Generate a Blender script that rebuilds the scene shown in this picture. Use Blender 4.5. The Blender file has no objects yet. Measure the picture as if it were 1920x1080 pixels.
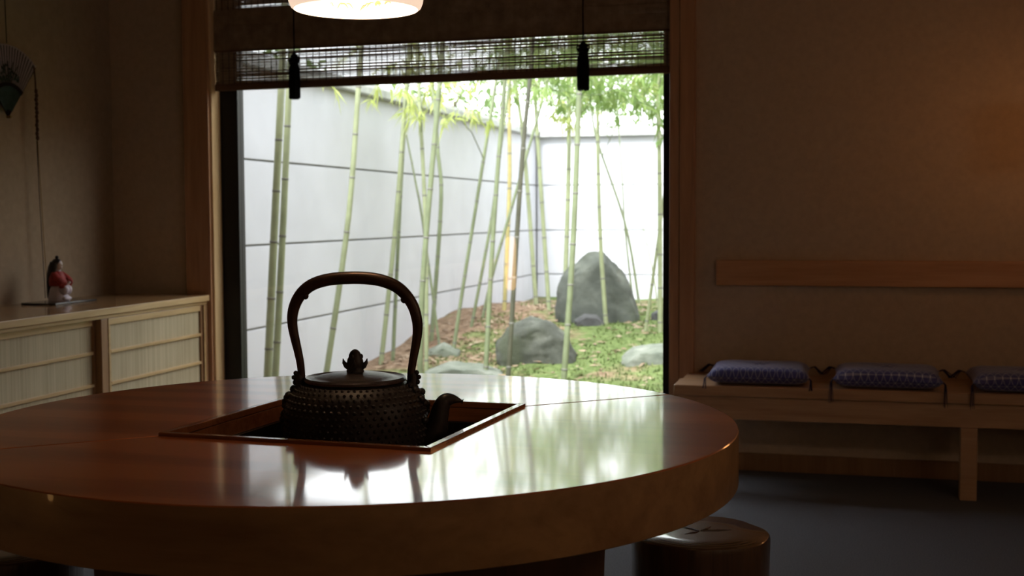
import bpy, bmesh, math, random
from mathutils import Vector, Matrix, noise
random.seed(7)
PI = math.pi
scn = bpy.context.scene
COL = scn.collection

# ------------------------------------------------------------------ camera
FPX = 2380.0
th, ph, ro = math.atan(625 / 2384), math.atan(137 / 2380), 0.0046
F = Vector((-math.sin(th) * math.cos(ph), math.cos(th) * math.cos(ph), -math.sin(ph)))
R0 = Vector((math.cos(th), math.sin(th), 0)); U0 = R0.cross(F)
RR = R0 * math.cos(ro) - U0 * math.sin(ro); UU = RR.cross(F)
cam_d = bpy.data.cameras.new('camera'); cam = bpy.data.objects.new('camera', cam_d); COL.objects.link(cam)
m = Matrix((RR, UU, -F)).transposed().to_4x4(); m.translation = Vector((0, 0, 1.11))
cam.matrix_world = m
cam_d.sensor_width = 36.0; cam_d.lens = 36.0 * FPX / 1920.0
cam_d.clip_start = 0.05; cam_d.clip_end = 200
cam_d.dof.use_dof = True; cam_d.dof.focus_distance = 2.45; cam_d.dof.aperture_fstop = 7.1
scn.camera = cam

# ------------------------------------------------------------------ sky, sun, exposure
world = bpy.data.worlds.new('sky'); scn.world = world; world.use_nodes = True
bg = world.node_tree.nodes['Background']
bg.inputs['Color'].default_value = (0.95, 0.975, 1.0, 1); bg.inputs['Strength'].default_value = 4.8
sd = bpy.data.lights.new('sun', 'SUN'); sd.energy = 13.0; sd.angle = math.radians(25); sd.color = (1.0, 0.985, 0.96)
sun = bpy.data.objects.new('sun', sd); COL.objects.link(sun)
sun.rotation_euler = Vector((0.16, 0.70, -1.0)).to_track_quat('-Z', 'Y').to_euler()
vs = scn.view_settings
vs.view_transform = 'Standard'; vs.look = 'None'; vs.exposure = 0.0; vs.gamma = 1.0; vs.use_curve_mapping = False

# ------------------------------------------------------------------ material helpers
def mat(name):
    m = bpy.data.materials.new(name); m.use_nodes = True
    nt = m.node_tree
    return m, nt, nt.nodes['Principled BSDF']
def N(nt, typ, **kw):
    n = nt.nodes.new(typ)
    for k, v in kw.items(): setattr(n, k, v)
    return n
def L(nt, a, b): nt.links.new(a, b)
def ramp(nt, fac, stops):
    r = N(nt, 'ShaderNodeValToRGB'); L(nt, fac, r.inputs[0])
    e = r.color_ramp.elements
    while len(e) > 1: e.remove(e[-1])
    e[0].position = stops[0][0]; e[0].color = (*stops[0][1], 1)
    for p, c in stops[1:]:
        q = e.new(p); q.color = (*c, 1)
    return r.outputs[0]
def coords(nt, scale=(1, 1, 1), rot=(0, 0, 0), loc=(0, 0, 0)):
    tc = N(nt, 'ShaderNodeTexCoord'); mp = N(nt, 'ShaderNodeMapping')
    L(nt, tc.outputs['Object'], mp.inputs[0])
    mp.inputs['Scale'].default_value = scale; mp.inputs['Rotation'].default_value = rot; mp.inputs['Location'].default_value = loc
    return mp.outputs[0]
def nz(nt, vec, scale=5, detail=4, rough=.55, dist=0):
    n = N(nt, 'ShaderNodeTexNoise'); L(nt, vec, n.inputs['Vector'])
    n.inputs['Scale'].default_value = scale; n.inputs['Detail'].default_value = detail
    n.inputs['Roughness'].default_value = rough; n.inputs['Distortion'].default_value = dist
    return n.outputs['Fac']
def bump(nt, b, h, strength=.2, dist=.01):
    n = N(nt, 'ShaderNodeBump'); L(nt, h, n.inputs['Height'])
    n.inputs['Strength'].default_value = strength; n.inputs['Distance'].default_value = dist
    L(nt, n.outputs[0], b.inputs['Normal'])
def wood(name, dark, light, axis=0, rough=.45, coat=0.0, s=1.0, spec=.4, bmp=.08, coat_ior=1.5, loc=(0, 0, 0)):
    m, nt, b = mat(name)
    sc = [9 * s, 9 * s, 9 * s]; sc[axis] = .7 * s
    v = coords(nt, tuple(sc), loc=loc)
    a = nz(nt, v, 3, 6, .6, .6)
    sc2 = [70 * s, 70 * s, 70 * s]; sc2[axis] = 2.5 * s
    fine = nz(nt, coords(nt, tuple(sc2)), 1.5, 3)
    mx = N(nt, 'ShaderNodeMath', operation='MULTIPLY_ADD'); L(nt, fine, mx.inputs[0]); mx.inputs[1].default_value = .35
    L(nt, a, mx.inputs[2])
    L(nt, ramp(nt, mx.outputs[0], [(.42, dark), (.85, light)]), b.inputs['Base Color'])
    b.inputs['Roughness'].default_value = rough
    b.inputs['Specular IOR Level'].default_value = spec
    if coat:
        b.inputs['Coat Weight'].default_value = coat; b.inputs['Coat Roughness'].default_value = .05; b.inputs['Coat IOR'].default_value = coat_ior
    bump(nt, b, mx.outputs[0], bmp, .004)
    return m
def plain(name, col, rough=.6, spec=.4, metal=0, nscale=0, namt=.25, bs=0, bd=.003):
    m, nt, b = mat(name)
    b.inputs['Roughness'].default_value = rough; b.inputs['Specular IOR Level'].default_value = spec; b.inputs['Metallic'].default_value = metal
    if nscale:
        f = nz(nt, coords(nt), nscale, 5)
        L(nt, ramp(nt, f, [(.3, tuple(c * (1 - namt) for c in col)), (.7, tuple(min(1, c * (1 + namt)) for c in col))]), b.inputs['Base Color'])
        if bs: bump(nt, b, f, bs, bd)
    else:
        b.inputs['Base Color'].default_value = (*col, 1)
    return m
def emis(name, col, strength, base=(.8, .75, .65)):
    m, nt, b = mat(name)
    b.inputs['Base Color'].default_value = (*base, 1); b.inputs['Roughness'].default_value = .7
    b.inputs['Emission Color'].default_value = (*col, 1); b.inputs['Emission Strength'].default_value = strength
    return m
def leafy(name, c1, c2, trans=.5, nscale=6):
    m, nt, b = mat(name)
    f = nz(nt, coords(nt), nscale, 3)
    col = ramp(nt, f, [(.3, c1), (.7, c2)])
    L(nt, col, b.inputs['Base Color']); b.inputs['Roughness'].default_value = .5; b.inputs['Specular IOR Level'].default_value = .25
    t = N(nt, 'ShaderNodeBsdfTranslucent'); L(nt, col, t.inputs[0])
    mx = N(nt, 'ShaderNodeMixShader'); mx.inputs[0].default_value = trans
    L(nt, b.outputs[0], mx.inputs[1]); L(nt, t.outputs[0], mx.inputs[2])
    L(nt, mx.outputs[0], nt.nodes['Material Output'].inputs[0])
    return m

M = {}
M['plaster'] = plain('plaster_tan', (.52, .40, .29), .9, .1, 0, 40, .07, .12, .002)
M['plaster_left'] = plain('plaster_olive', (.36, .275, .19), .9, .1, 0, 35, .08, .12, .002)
M['ceiling'] = plain('ceiling_board', (.30, .22, .15), .8, .2, 0, 8, .1)
M['carpet'] = plain('carpet_charcoal', (.14, .145, .165), .95, .1, 0, 300, .45, .5, .004)
M['wood_post'] = wood('wood_post', (.38, .19, .10), (.55, .30, .16), 2, .4)
M['wood_jamb'] = wood('wood_jamb', (.70, .46, .22), (.86, .62, .34), 2, .35, .2)
M['wood_bench'] = wood('wood_bench', (.42, .23, .12), (.60, .37, .21), 0, .35, .3)
M['wood_rail'] = wood('wood_rail', (.44, .21, .09), (.60, .32, .16), 0, .4, .2)
M['wood_cab'] = wood('wood_cabinet', (.42, .27, .12), (.58, .40, .20), 1, .42, .15)
M['wood_cabtop'] = wood('wood_cabinet_top', (.30, .15, .06), (.44, .25, .11), 1, .22, .5)
M['wood_stile'] = wood('wood_stile', (.22, .11, .05), (.32, .17, .08), 2, .45)
M['black'] = plain('black_aluminium', (.006, .006, .007), .45, .3)
M['iron'] = plain('cast_iron', (.035, .028, .026), .5, .5, .35, 60, .3, .35, .002)
M['iron_handle'] = plain('bronzed_iron', (.055, .030, .022), .38, .5, .5, 40, .35, .2, .002)
M['iron_lid'] = plain('iron_lid', (.10, .08, .078), .36, .5, .6, 120, .3, .3, .001)
M['cord'] = plain('black_cord', (.006, .005, .008), .85, .15)
M['blind'] = leafy('blind_splint', (.24, .16, .11), (.40, .29, .20), .10, 20)
M['batten'] = wood('batten_wood', (.10, .05, .03), (.17, .09, .05), 0, .5)
M['paper'] = plain('fan_paper', (.46, .42, .44), .8, .2)
M['rib'] = plain('fan_rib', (.02, .014, .014), .9, .1)
M['teal'] = plain('fan_teal', (.11, .19, .175), .7, .3, 0, 30, .3)
M['leafpaint'] = plain('fan_paint', (.015, .03, .02), .8)
M['braid'] = plain('brown_braid', (.09, .05, .035), .8, .2)
M['goldcord'] = plain('gold_cord', (.26, .16, .05), .6)
M['hair'] = plain('doll_hair', (.012, .009, .009), .35, .5)
M['skin'] = plain('doll_porcelain', (.62, .52, .47), .35, .5)
M['red'] = plain('doll_red', (.34, .04, .035), .55, .4, 0, 60, .3)
M['lilac'] = plain('doll_lilac', (.60, .54, .60), .45, .4, 0, 30, .08)
M['board'] = plain('lacquer_board', (.012, .014, .014), .15, .5)

# glass
m_, nt, b = mat('window_glass')
gl = N(nt, 'ShaderNodeBsdfGlossy'); gl.inputs['Roughness'].default_value = .015; gl.inputs['Color'].default_value = (1, 1, 1, 1)
tr = N(nt, 'ShaderNodeBsdfTransparent'); tr.inputs['Color'].default_value = (.98, .99, .985, 1)
mx = N(nt, 'ShaderNodeMixShader'); mx.inputs[0].default_value = .05
L(nt, tr.outputs[0], mx.inputs[1]); L(nt, gl.outputs[0], mx.inputs[2]); L(nt, mx.outputs[0], nt.nodes['Material Output'].inputs[0])
M['glass'] = m_

# lacquered table wood: one material per grain direction
def table_wood(name, axis, off):
    m, nt, b = mat(name)
    sc = [5, 5, 5]; sc[axis] = .55
    v = coords(nt, tuple(sc), loc=(.3, off, .0), rot=(0, 0, -PI / 4))
    w = N(nt, 'ShaderNodeTexWave', wave_type='RINGS', rings_direction='XYZ'[axis])
    L(nt, v, w.inputs['Vector']); w.inputs['Scale'].default_value = 1.3; w.inputs['Distortion'].default_value = 5; w.inputs['Detail'].default_value = 3; w.inputs['Detail Scale'].default_value = .8
    sc2 = [60, 60, 60]; sc2[axis] = 2
    fine = nz(nt, coords(nt, tuple(sc2), rot=(0, 0, -PI / 4)), 1.2, 4)
    ad = N(nt, 'ShaderNodeMath', operation='MULTIPLY_ADD'); L(nt, fine, ad.inputs[0]); ad.inputs[1].default_value = .6; L(nt, w.outputs['Fac'], ad.inputs[2])
    L(nt, ramp(nt, ad.outputs[0], [(.2, (.30, .065, .014)), (.8, (.42, .105, .025)), (1.15, (.50, .14, .038))]), b.inputs['Base Color'])
    b.inputs['Roughness'].default_value = .32; b.inputs['Specular IOR Level'].default_value = .5
    b.inputs['Coat Weight'].default_value = 1.0; b.inputs['Coat Roughness'].default_value = .07; b.inputs['Coat IOR'].default_value = 1.75
    wav = nz(nt, coords(nt, (14, 14, 14)), 1.0, 2)
    ad2 = N(nt, 'ShaderNodeMath', operation='MULTIPLY_ADD'); L(nt, fine, ad2.inputs[0]); ad2.inputs[1].default_value = .25; L(nt, wav, ad2.inputs[2])
    bp = N(nt, 'ShaderNodeBump'); L(nt, ad2.outputs[0], bp.inputs['Height']); bp.inputs['Strength'].default_value = .03; bp.inputs['Distance'].default_value = .001
    L(nt, bp.outputs[0], b.inputs['Normal']); L(nt, bp.outputs[0], b.inputs['Coat Normal'])
    return m
M['table_x'] = table_wood('table_lacquer_front', 0, .4)
M['table_y'] = table_wood('table_lacquer_back', 0, 1.7)
M['table_edge'] = wood('table_edge', (.22, .11, .045), (.38, .21, .09), 0, .4, .35, .6)
M['hearth_wood'] = wood('hearth_wood', (.15, .05, .02), (.27, .10, .04), 0, .25, .6)
M['hearth_dark'] = plain('hearth_lining', (.012, .009, .008), .35, .4)
M['pedestal'] = wood('pedestal_wood', (.05, .022, .01), (.10, .045, .02), 2, .5)
M['log_side'] = wood('log_bark', (.035, .018, .009), (.10, .05, .024), 2, .3, .6, 1.4, .5, .5)
m_, nt, b = mat('log_top')   # growth rings around the local z axis
v = coords(nt, (1, 1, .01))
w = N(nt, 'ShaderNodeTexWave', wave_type='RINGS', rings_direction='Z'); L(nt, v, w.inputs['Vector']); w.inputs['Scale'].default_value = 22; w.inputs['Distortion'].default_value = 2.2; w.inputs['Detail'].default_value = 2
L(nt, ramp(nt, w.outputs['Fac'], [(.1, (.10, .055, .03)), (.9, (.18, .11, .06))]), b.inputs['Base Color'])
b.inputs['Roughness'].default_value = .25; b.inputs['Coat Weight'].default_value = .8; b.inputs['Coat Roughness'].default_value = .08
bump(nt, b, nz(nt, coords(nt, (18, 18, 1)), 1, 3), .15, .004)
M['log_top'] = m_

# woven reed panel of the cabinet doors: fine vertical reeds
m_, nt, b = mat('reed_panel')
f1 = nz(nt, coords(nt, (1, 160, 1.2)), 1.0, 3)
f2 = nz(nt, coords(nt, (1, 6, 3)), 1.0, 3)
ad = N(nt, 'ShaderNodeMath', operation='MULTIPLY_ADD'); L(nt, f2, ad.inputs[0]); ad.inputs[1].default_value = .4; L(nt, f1, ad.inputs[2])
L(nt, ramp(nt, ad.outputs[0], [(.4, (.33, .27, .16)), (.95, (.54, .46, .30))]), b.inputs['Base Color'])
b.inputs['Roughness'].default_value = .65; bump(nt, b, f1, .35, .002)
M['reed'] = m_

# navy cushion cloth with white hemp-leaf star lines
def star_cloth(name, base, line):
    m, nt, b = mat(name)
    tc = N(nt, 'ShaderNodeTexCoord'); sx = N(nt, 'ShaderNodeSeparateXYZ'); L(nt, tc.outputs['Object'], sx.inputs[0])
    def lines(ang, period, wid, off=0.0):
        a = N(nt, 'ShaderNodeMath', operation='MULTIPLY'); L(nt, sx.outputs['X'], a.inputs[0]); a.inputs[1].default_value = math.cos(ang) / period
        c = N(nt, 'ShaderNodeMath', operation='MULTIPLY_ADD'); L(nt, sx.outputs['Y'], c.inputs[0]); c.inputs[1].default_value = math.sin(ang) / period; L(nt, a.outputs[0], c.inputs[2])
        z = N(nt, 'ShaderNodeMath', operation='MULTIPLY_ADD'); L(nt, sx.outputs['Z'], z.inputs[0]); z.inputs[1].default_value = -math.sin(ang) / period; L(nt, c.outputs[0], z.inputs[2])
        p = N(nt, 'ShaderNodeMath', operation='PINGPONG'); L(nt, z.outputs[0], p.inputs[0]); p.inputs[1].default_value = .5
        l = N(nt, 'ShaderNodeMath', operation='LESS_THAN'); L(nt, p.outputs[0], l.inputs[0]); l.inputs[1].default_value = wid
        return l.outputs[0]
    P = .058
    prev = None
    for i in range(3):
        for ang, per, wd in ((i * PI / 3 + PI / 6, .025, .055),):
            o = lines(ang, per, wd)
            if prev is None: prev = o
            else:
                ad = N(nt, 'ShaderNodeMath', operation='ADD'); L(nt, prev, ad.inputs[0]); L(nt, o, ad.inputs[1]); prev = ad.outputs[0]
    ml = N(nt, 'ShaderNodeMath', operation='MULTIPLY'); L(nt, prev, ml.inputs[0]); ml.inputs[1].default_value = .33
    L(nt, ramp(nt, ml.outputs[0], [(.0, base), (.34, tuple(.72 * a + .28 * c for a, c in zip(base, line))), (1.0, line)]), b.inputs['Base Color'])
    b.inputs['Roughness'].default_value = .8; b.inputs['Sheen Weight'].default_value = .3
    bump(nt, b, nz(nt, coords(nt), 260, 2), .3, .001)
    return m
M['cushion'] = star_cloth('cushion_indigo', (.055, .055, .23), (.85, .83, .90))
M['indigo'] = plain('indigo_thread', (.03, .022, .06), .8, .2)

M['lamp_side'] = emis('lamp_paper_side', (1.0, .74, .55), .9)
M['lamp_bottom'] = emis('lamp_paper_bottom', (1.0, .90, .78), 1.6)
M['lamp_rim'] = plain('lamp_rim', (.25, .16, .1), .5)
M['lamp_paint'] = plain('lamp_paint', (.40, .20, .10), .8)
M['warm_glow'] = emis('warm_paper', (1.0, .42, .14), 4.5)
M['room_fill_glow'] = emis('room_fill_paper', (1.0, .72, .50), 10.0)  # glow of the two unseen pendants added to brighten the room
M['lantern_glow'] = emis('lantern_paper', (1.0, .52, .17), 4.2)

# garden
M['concrete'] = plain('garden_wall_render', (.54, .55, .60), .9, .2, 0, 3, .05, .1, .004)
M['concrete2'] = plain('garden_wall_joint', (.22, .23, .22), .9, .2)
M['tile'] = plain('wall_cap_tile', (.42, .43, .43), .6, .4, 0, 12, .2)
M['rock'] = None
def rock_mat(name, a, bcol, c, moss=.0):
    m, nt, b = mat(name)
    v = coords(nt)
    f = nz(nt, v, 6, 8, .65)
    col = ramp(nt, f, [(.3, a), (.52, bcol), (.75, c)])
    if moss:
        f2 = nz(nt, v, 3.5, 4); mxn = N(nt, 'ShaderNodeMix', data_type='RGBA')
        st = N(nt, 'ShaderNodeMapRange'); L(nt, f2, st.inputs[0]); st.inputs[1].default_value = .5; st.inputs[2].default_value = .62; st.inputs[4].default_value = moss
        L(nt, st.outputs[0], mxn.inputs[0]); L(nt, col, mxn.inputs[6]); mxn.inputs[7].default_value = (.055, .07, .03, 1)
        col = mxn.outputs[2]
    L(nt, col, b.inputs['Base Color']); b.inputs['Roughness'].default_value = .85
    bump(nt, b, nz(nt, v, 14, 8, .7), .6, .02)
    return m
M['rock_tall'] = rock_mat('rock_grey_green', (.032, .038, .032), (.06, .068, .058), (.115, .125, .108), .25)
M['rock_boulder'] = rock_mat('rock_mossy', (.022, .025, .018), (.048, .053, .042), (.11, .115, .098), .4)
M['rock_dark'] = rock_mat('rock_slate', (.025, .025, .026), (.055, .056, .058), (.11, .11, .115))
M['rock_pale'] = rock_mat('rock_pale', (.065, .08, .062), (.115, .13, .105), (.20, .21, .185), .2)
m_, nt, b = mat('moss_ground')
v = coords(nt)
pt = nz(nt, v, 1.15, 4, .55)
fine = nz(nt, v, 22, 6, .7)
green = ramp(nt, fine, [(.3, (.05, .075, .022)), (.55, (.115, .155, .055)), (.75, (.21, .25, .11))])
brown = ramp(nt, fine, [(.3, (.08, .055, .035)), (.5, (.19, .125, .085)), (.75, (.36, .28, .20))])
mr = N(nt, 'ShaderNodeMapRange'); L(nt, pt, mr.inputs[0]); mr.inputs[1].default_value = .47; mr.inputs[2].default_value = .57
sp = N(nt, 'ShaderNodeSeparateXYZ'); L(nt, v, sp.inputs[0])
# litter gathers on the left and on the mound, moss keeps to the low right
lm = N(nt, 'ShaderNodeMapRange'); L(nt, sp.outputs['X'], lm.inputs[0]); lm.inputs[1].default_value = -1.7; lm.inputs[2].default_value = -3.0; lm.inputs[3].default_value = -.12; lm.inputs[4].default_value = .09
ad = N(nt, 'ShaderNodeMath', operation='ADD'); L(nt, pt, ad.inputs[0]); L(nt, lm.outputs[0], ad.inputs[1]); L(nt, ad.outputs[0], mr.inputs[0])
mxn = N(nt, 'ShaderNodeMix', data_type='RGBA'); L(nt, mr.outputs[0], mxn.inputs[0]); L(nt, green, mxn.inputs[6]); L(nt, brown, mxn.inputs[7])
L(nt, mxn.outputs[2], b.inputs['Base Color']); b.inputs['Roughness'].default_value = .95; b.inputs['Specular IOR Level'].default_value = .1
bump(nt, b, fine, .8, .03)
M['ground'] = m_
M['culm_light'] = plain('culm_pale_green', (.235, .265, .155), .4, .4, 0, 9, .18)
M['culm_mid'] = plain('culm_green', (.16, .19, .11), .4, .4, 0, 9, .2)
M['culm_dark'] = plain('culm_dark', (.07, .072, .05), .4, .4, 0, 9, .25)
M['culm_gold'] = plain('culm_gold', (.32, .28, .12), .4, .4, 0, 9, .18)
M['node'] = plain('culm_node', (.14, .14, .12), .6, .3)
M['leaf_y'] = leafy('leaf_yellow_green', (.33, .40, .11), (.50, .55, .20), .5)
M['leaf_g'] = leafy('leaf_green', (.15, .25, .07), (.30, .40, .14), .5)
M['litter'] = leafy('leaf_litter', (.15, .09, .055), (.36, .28, .20), .15, 9)
M['tuft'] = leafy('moss_tuft', (.07, .105, .03), (.18, .23, .08), .3, 5)
M['treeleaf'] = leafy('tree_leaf', (.07, .12, .04), (.17, .25, .09), .45)
M['bark'] = plain('tree_bark', (.10, .08, .06), .9, .2, 0, 10, .3)

# ------------------------------------------------------------------ mesh helpers
class MB:
    def __init__(s): s.v = []; s.f = []
    def add(s, vs, fs):
        o = len(s.v); s.v += [tuple(p) for p in vs]; s.f += [tuple(i + o for i in f) for f in fs]; return s
    def box(s, a, b):
        x0, y0, z0 = a; x1, y1, z1 = b
        return s.add([(x0, y0, z0), (x1, y0, z0), (x1, y1, z0), (x0, y1, z0), (x0, y0, z1), (x1, y0, z1), (x1, y1, z1), (x0, y1, z1)],
                     [(0, 3, 2, 1), (4, 5, 6, 7), (0, 1, 5, 4), (1, 2, 6, 5), (2, 3, 7, 6), (3, 0, 4, 7)])
    def tube(s, pts, rad, n=10, cap=True, sx=1.0):
        pts = [Vector(p) for p in pts]; k = len(pts)
        rad = [rad] * k if isinstance(rad, (int, float)) else rad
        vs = []; ref = None
        for i, p in enumerate(pts):
            d = (pts[min(i + 1, k - 1)] - pts[max(i - 1, 0)]).normalized()
            if ref is None: ref = Vector((0, 1, 0)) if abs(d.y) < .9 else Vector((1, 0, 0))
            u = (ref - d * ref.dot(d)).normalized(); ref = u; w = d.cross(u)
            for j in range(n):
                a = 2 * PI * j / n
                vs.append(p + (u * math.cos(a) * sx + w * math.sin(a)) * rad[i])
        fs = [(i * n + j, i * n + (j + 1) % n, (i + 1) * n + (j + 1) % n, (i + 1) * n + j) for i in range(k - 1) for j in range(n)]
        if cap: fs += [tuple(range(n))[::-1], tuple((k - 1) * n + j for j in range(n))]
        return s.add(vs, fs)
    def lathe(s, prof, n=48, c=(0, 0, 0), cap=True):
        k = len(prof); vs = []
        for r, z in prof:
            for j in range(n):
                a = 2 * PI * j / n; vs.append((c[0] + r * math.cos(a), c[1] + r * math.sin(a), c[2] + z))
        fs = [(i * n + j, i * n + (j + 1) % n, (i + 1) * n + (j + 1) % n, (i + 1) * n + j) for i in range(k - 1) for j in range(n)]
        if cap: fs += [tuple(range(n))[::-1], tuple((k - 1) * n + j for j in range(n))]
        return s.add(vs, fs)
    def ell(s, c, r, nu=14, nv=9, rot=None):
        vs = []; fs = []
        for i in range(nv + 1):
            t = PI * i / nv
            for j in range(nu):
                a = 2 * PI * j / nu
                p = Vector((r[0] * math.sin(t) * math.cos(a), r[1] * math.sin(t) * math.sin(a), r[2] * math.cos(t)))
                if rot: p = rot @ p
                vs.append(p + Vector(c))
        for i in range(nv):
            for j in range(nu):
                fs.append((i * nu + j, (i + 1) * nu + j, (i + 1) * nu + (j + 1) % nu, i * nu + (j + 1) % nu))
        return s.add(vs, fs)
    def prism(s, poly, z0, z1):   # poly in xy, counter-clockwise
        n = len(poly)
        vs = [(x, y, z0) for x, y in poly] + [(x, y, z1) for x, y in poly]
        fs = [tuple(range(n))[::-1], tuple(range(n, 2 * n))] + [(i, (i + 1) % n, n + (i + 1) % n, n + i) for i in range(n)]
        return s.add(vs, fs)
    def build(s, name, material, parent=None, bevel=0, smooth=False, seg=2):
        me = bpy.data.meshes.new(name); me.from_pydata(s.v, [], s.f); me.update()
        return mesh_obj(name, me, material, parent, bevel, smooth, seg)
def mesh_obj(name, me, material, parent=None, bevel=0, smooth=False, seg=2):
    bm = bmesh.new(); bm.from_mesh(me)
    bmesh.ops.recalc_face_normals(bm, faces=bm.faces)
    if bevel:
        ed = [e for e in bm.edges if len(e.link_faces) == 2 and e.calc_face_angle(0) > .5]
        bmesh.ops.bevel(bm, geom=ed, offset=bevel, segments=seg, profile=.6, affect='EDGES', clamp_overlap=True)
    bm.to_mesh(me); bm.free()
    me.materials.append(material)
    o = bpy.data.objects.new(name, me); COL.objects.link(o)
    if smooth:
        for p in me.polygons: p.use_smooth = True
        try: me.set_sharp_from_angle(angle=math.radians(40 if smooth is True else smooth))
        except Exception: pass
    if parent: o.parent = parent
    return o
def tag(o, label=None, cat=None, group=None, kind=None):
    if label: o['label'] = label
    if cat: o['category'] = cat
    if group: o['group'] = group
    if kind: o['kind'] = kind
    return o
def empty(name, loc, label, cat, group=None, rz=0):
    o = bpy.data.objects.new(name, None); COL.objects.link(o); o.location = loc; o.rotation_euler = (0, 0, rz)
    o.empty_display_size = .1
    return tag(o, label, cat, group)
def box(a, b): return MB().box(a, b)
def struct(o, label=None): 
    o['kind'] = 'structure'
    if label: o['label'] = label
    return o

# ------------------------------------------------------------------ room shell
YW = 5.54; XL = -3.47; XR = 2.4; YB = -2.6; ZC = 2.45
WX0, WX1, WZ0, WZ1 = -2.93, -.70, .10, 2.25
struct(box((XL - .15, YB - .15, -.12), (XR + .15, YW + .16, 0)).build('floor', M['carpet']), 'dark charcoal carpet floor')
struct(box((XL - .15, YB - .15, ZC), (XR + .15, YW + .30, ZC + .15)).build('ceiling', M['ceiling']), 'dark board ceiling')
wb = MB()
wb.box((XL - .15, YW, 0), (WX0, YW + .16, ZC)); wb.box((WX1, YW, 0), (XR + .15, YW + .16, ZC))
wb.box((WX0, YW, 0), (WX1, YW + .16, WZ0)); wb.box((WX0, YW, WZ1), (WX1, YW + .16, ZC))
struct(wb.build('wall_back', M['plaster']), 'tan plaster wall around the garden window')
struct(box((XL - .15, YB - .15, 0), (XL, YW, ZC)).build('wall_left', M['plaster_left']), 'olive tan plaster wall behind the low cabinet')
struct(box((XR, YB - .15, 0), (XR + .15, YW, ZC)).build('wall_right', M['plaster']), 'tan plaster wall on the right')
struct(box((XL, YB - .15, 0), (XR, YB, ZC)).build('wall_front', M['plaster']), 'tan plaster wall behind the viewer')
struct(box((-.62, YW - .015, 0), (XR, YW, .075)).build('baseboard_back', M['wood_stile'], bevel=.002), 'brown baseboard under the bench')
# posts around the window
t = struct(box((-3.06, YW - .04, 0), (WX0, YW + .06, ZC)).build('trim_1', M['wood_post'], bevel=.003), 'wooden post left of the window')
box((WX0, YW - .025, 0), (WX0 + .012, YW + .06, ZC)).build('jamb_strip', M['wood_jamb'], t, bevel=.002)
t = struct(box((-.692, YW - .04, 0), (-.628, YW + .04, ZC)).build('trim_2', M['wood_post'], bevel=.003), 'wooden post right of the window')
box((-.737, YW - .032, 0), (-.694, YW + .06, ZC)).build('jamb_strip', M['wood_post'], t, bevel=.003)
struct(box((WX0 + .012, YW - .02, WZ1 - .02), (-.737, YW + .05, WZ1 + .09)).build('trim_3', M['wood_post'], bevel=.003), 'wooden lintel above the window')
struct(box((WX0 + .012, YW - .02, WZ0 - .04), (-.737, YW + .05, WZ0 + .015)).build('trim_4', M['wood_post'], bevel=.003), 'wooden sill below the window')
# sash
s_ = MB(); y0, y1 = YW + .062, YW + .125
s_.box((WX0, y0, WZ0), (-2.828, y1, WZ1)); s_.box((-.777, y0, WZ0), (WX1, y1, WZ1))
s_.box((-2.828, y0, WZ0), (-.777, y1, WZ0 + .08)); s_.box((-2.828, y0, WZ1 - .07), (-.777, y1, WZ1))
w1 = struct(s_.build('window_1', M['black']), 'large fixed garden window in a black frame')
box((-2.828, y0 + .025, WZ0 + .08), (-.777, y0 + .031, WZ1 - .07)).build('glass_pane', M['glass'], w1)

# ------------------------------------------------------------------ garden ground and walls
KY = [5.0, 7, 8.2, 9.2, 10.1, 11.1, 13.7, 20]; KZ = [-.02, 0, .02, .08, .22, .26, .18, .18]
def gz0(y):
    for i in range(len(KY) - 1):
        if y <= KY[i + 1]:
            t = max(0, (y - KY[i]) / (KY[i + 1] - KY[i])); t = t * t * (3 - 2 * t) * .5 + t * .5
            return KZ[i] + (KZ[i + 1] - KZ[i]) * t
    return KZ[-1]
def gz(x, y):
    return gz0(y) + .035 * noise.noise(Vector((x * 1.3, y * 1.3, .3))) + .012 * noise.noise(Vector((x * 5, y * 5, 1.3)))
gm = MB(); nx, ny = 120, 130; X0, X1, Y0g, Y1g = -3.40, 4.0, YW + .17, 13.90
vs_ = [(X0 + (X1 - X0) * i / nx, Y0g + (Y1g - Y0g) * j / ny) for j in range(ny + 1) for i in range(nx + 1)]
gm.add([(x, y, gz(x, y)) for x, y in vs_], [(j * (nx + 1) + i, j * (nx + 1) + i + 1, (j + 1) * (nx + 1) + i + 1, (j + 1) * (nx + 1) + i) for j in range(ny) for i in range(nx)])
struct(gm.build('ground', M['ground'], smooth=180), 'mossy garden ground with fallen leaves')

def garden_wall(name, a, b, nrm, label):
    # a, b: ground ends (xy) of the visible face; nrm points into the garden
    a = Vector((*a, 0)); b = Vector((*b, 0)); nrm = Vector((*nrm, 0))
    def slab(m, z0, z1, d0, d1):
        p = [a + nrm * d0, b + nrm * d0, b + nrm * d1, a + nrm * d1]
        m.add([(q.x, q.y, z) for z in (z0, z1) for q in p], [(0, 1, 2, 3), (4, 5, 6, 7), (0, 1, 5, 4), (1, 2, 6, 5), (2, 3, 7, 6), (3, 0, 4, 7)])
        return m
    w = struct(slab(MB(), -.2, 1.97, -.18, -.014).build(name, M['concrete2']), label)
    for z0, z1 in ((-.2, .441), (.453, .932), (.944, 1.432), (1.444, 1.97)):
        slab(MB(), z0, z1, -.013, 0).build('panel', M['concrete'], w, bevel=.004)
    slab(MB(), 1.97, 2.03, -.24, .07).build('coping', M['tile'], w, bevel=.008)
    slab(MB(), 2.031, 2.075, -.15, -.02).build('ridge_tile', M['tile'], w, bevel=.008)
garden_wall('wall_garden_left', (-3.35, YW + .17), (-3.35, 14.1), (1, 0), 'pale rendered garden wall on the left')
garden_wall('wall_garden_back', (-3.335, 13.85), (4.0, 13.85), (0, -1), 'pale rendered garden wall at the far end')

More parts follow.
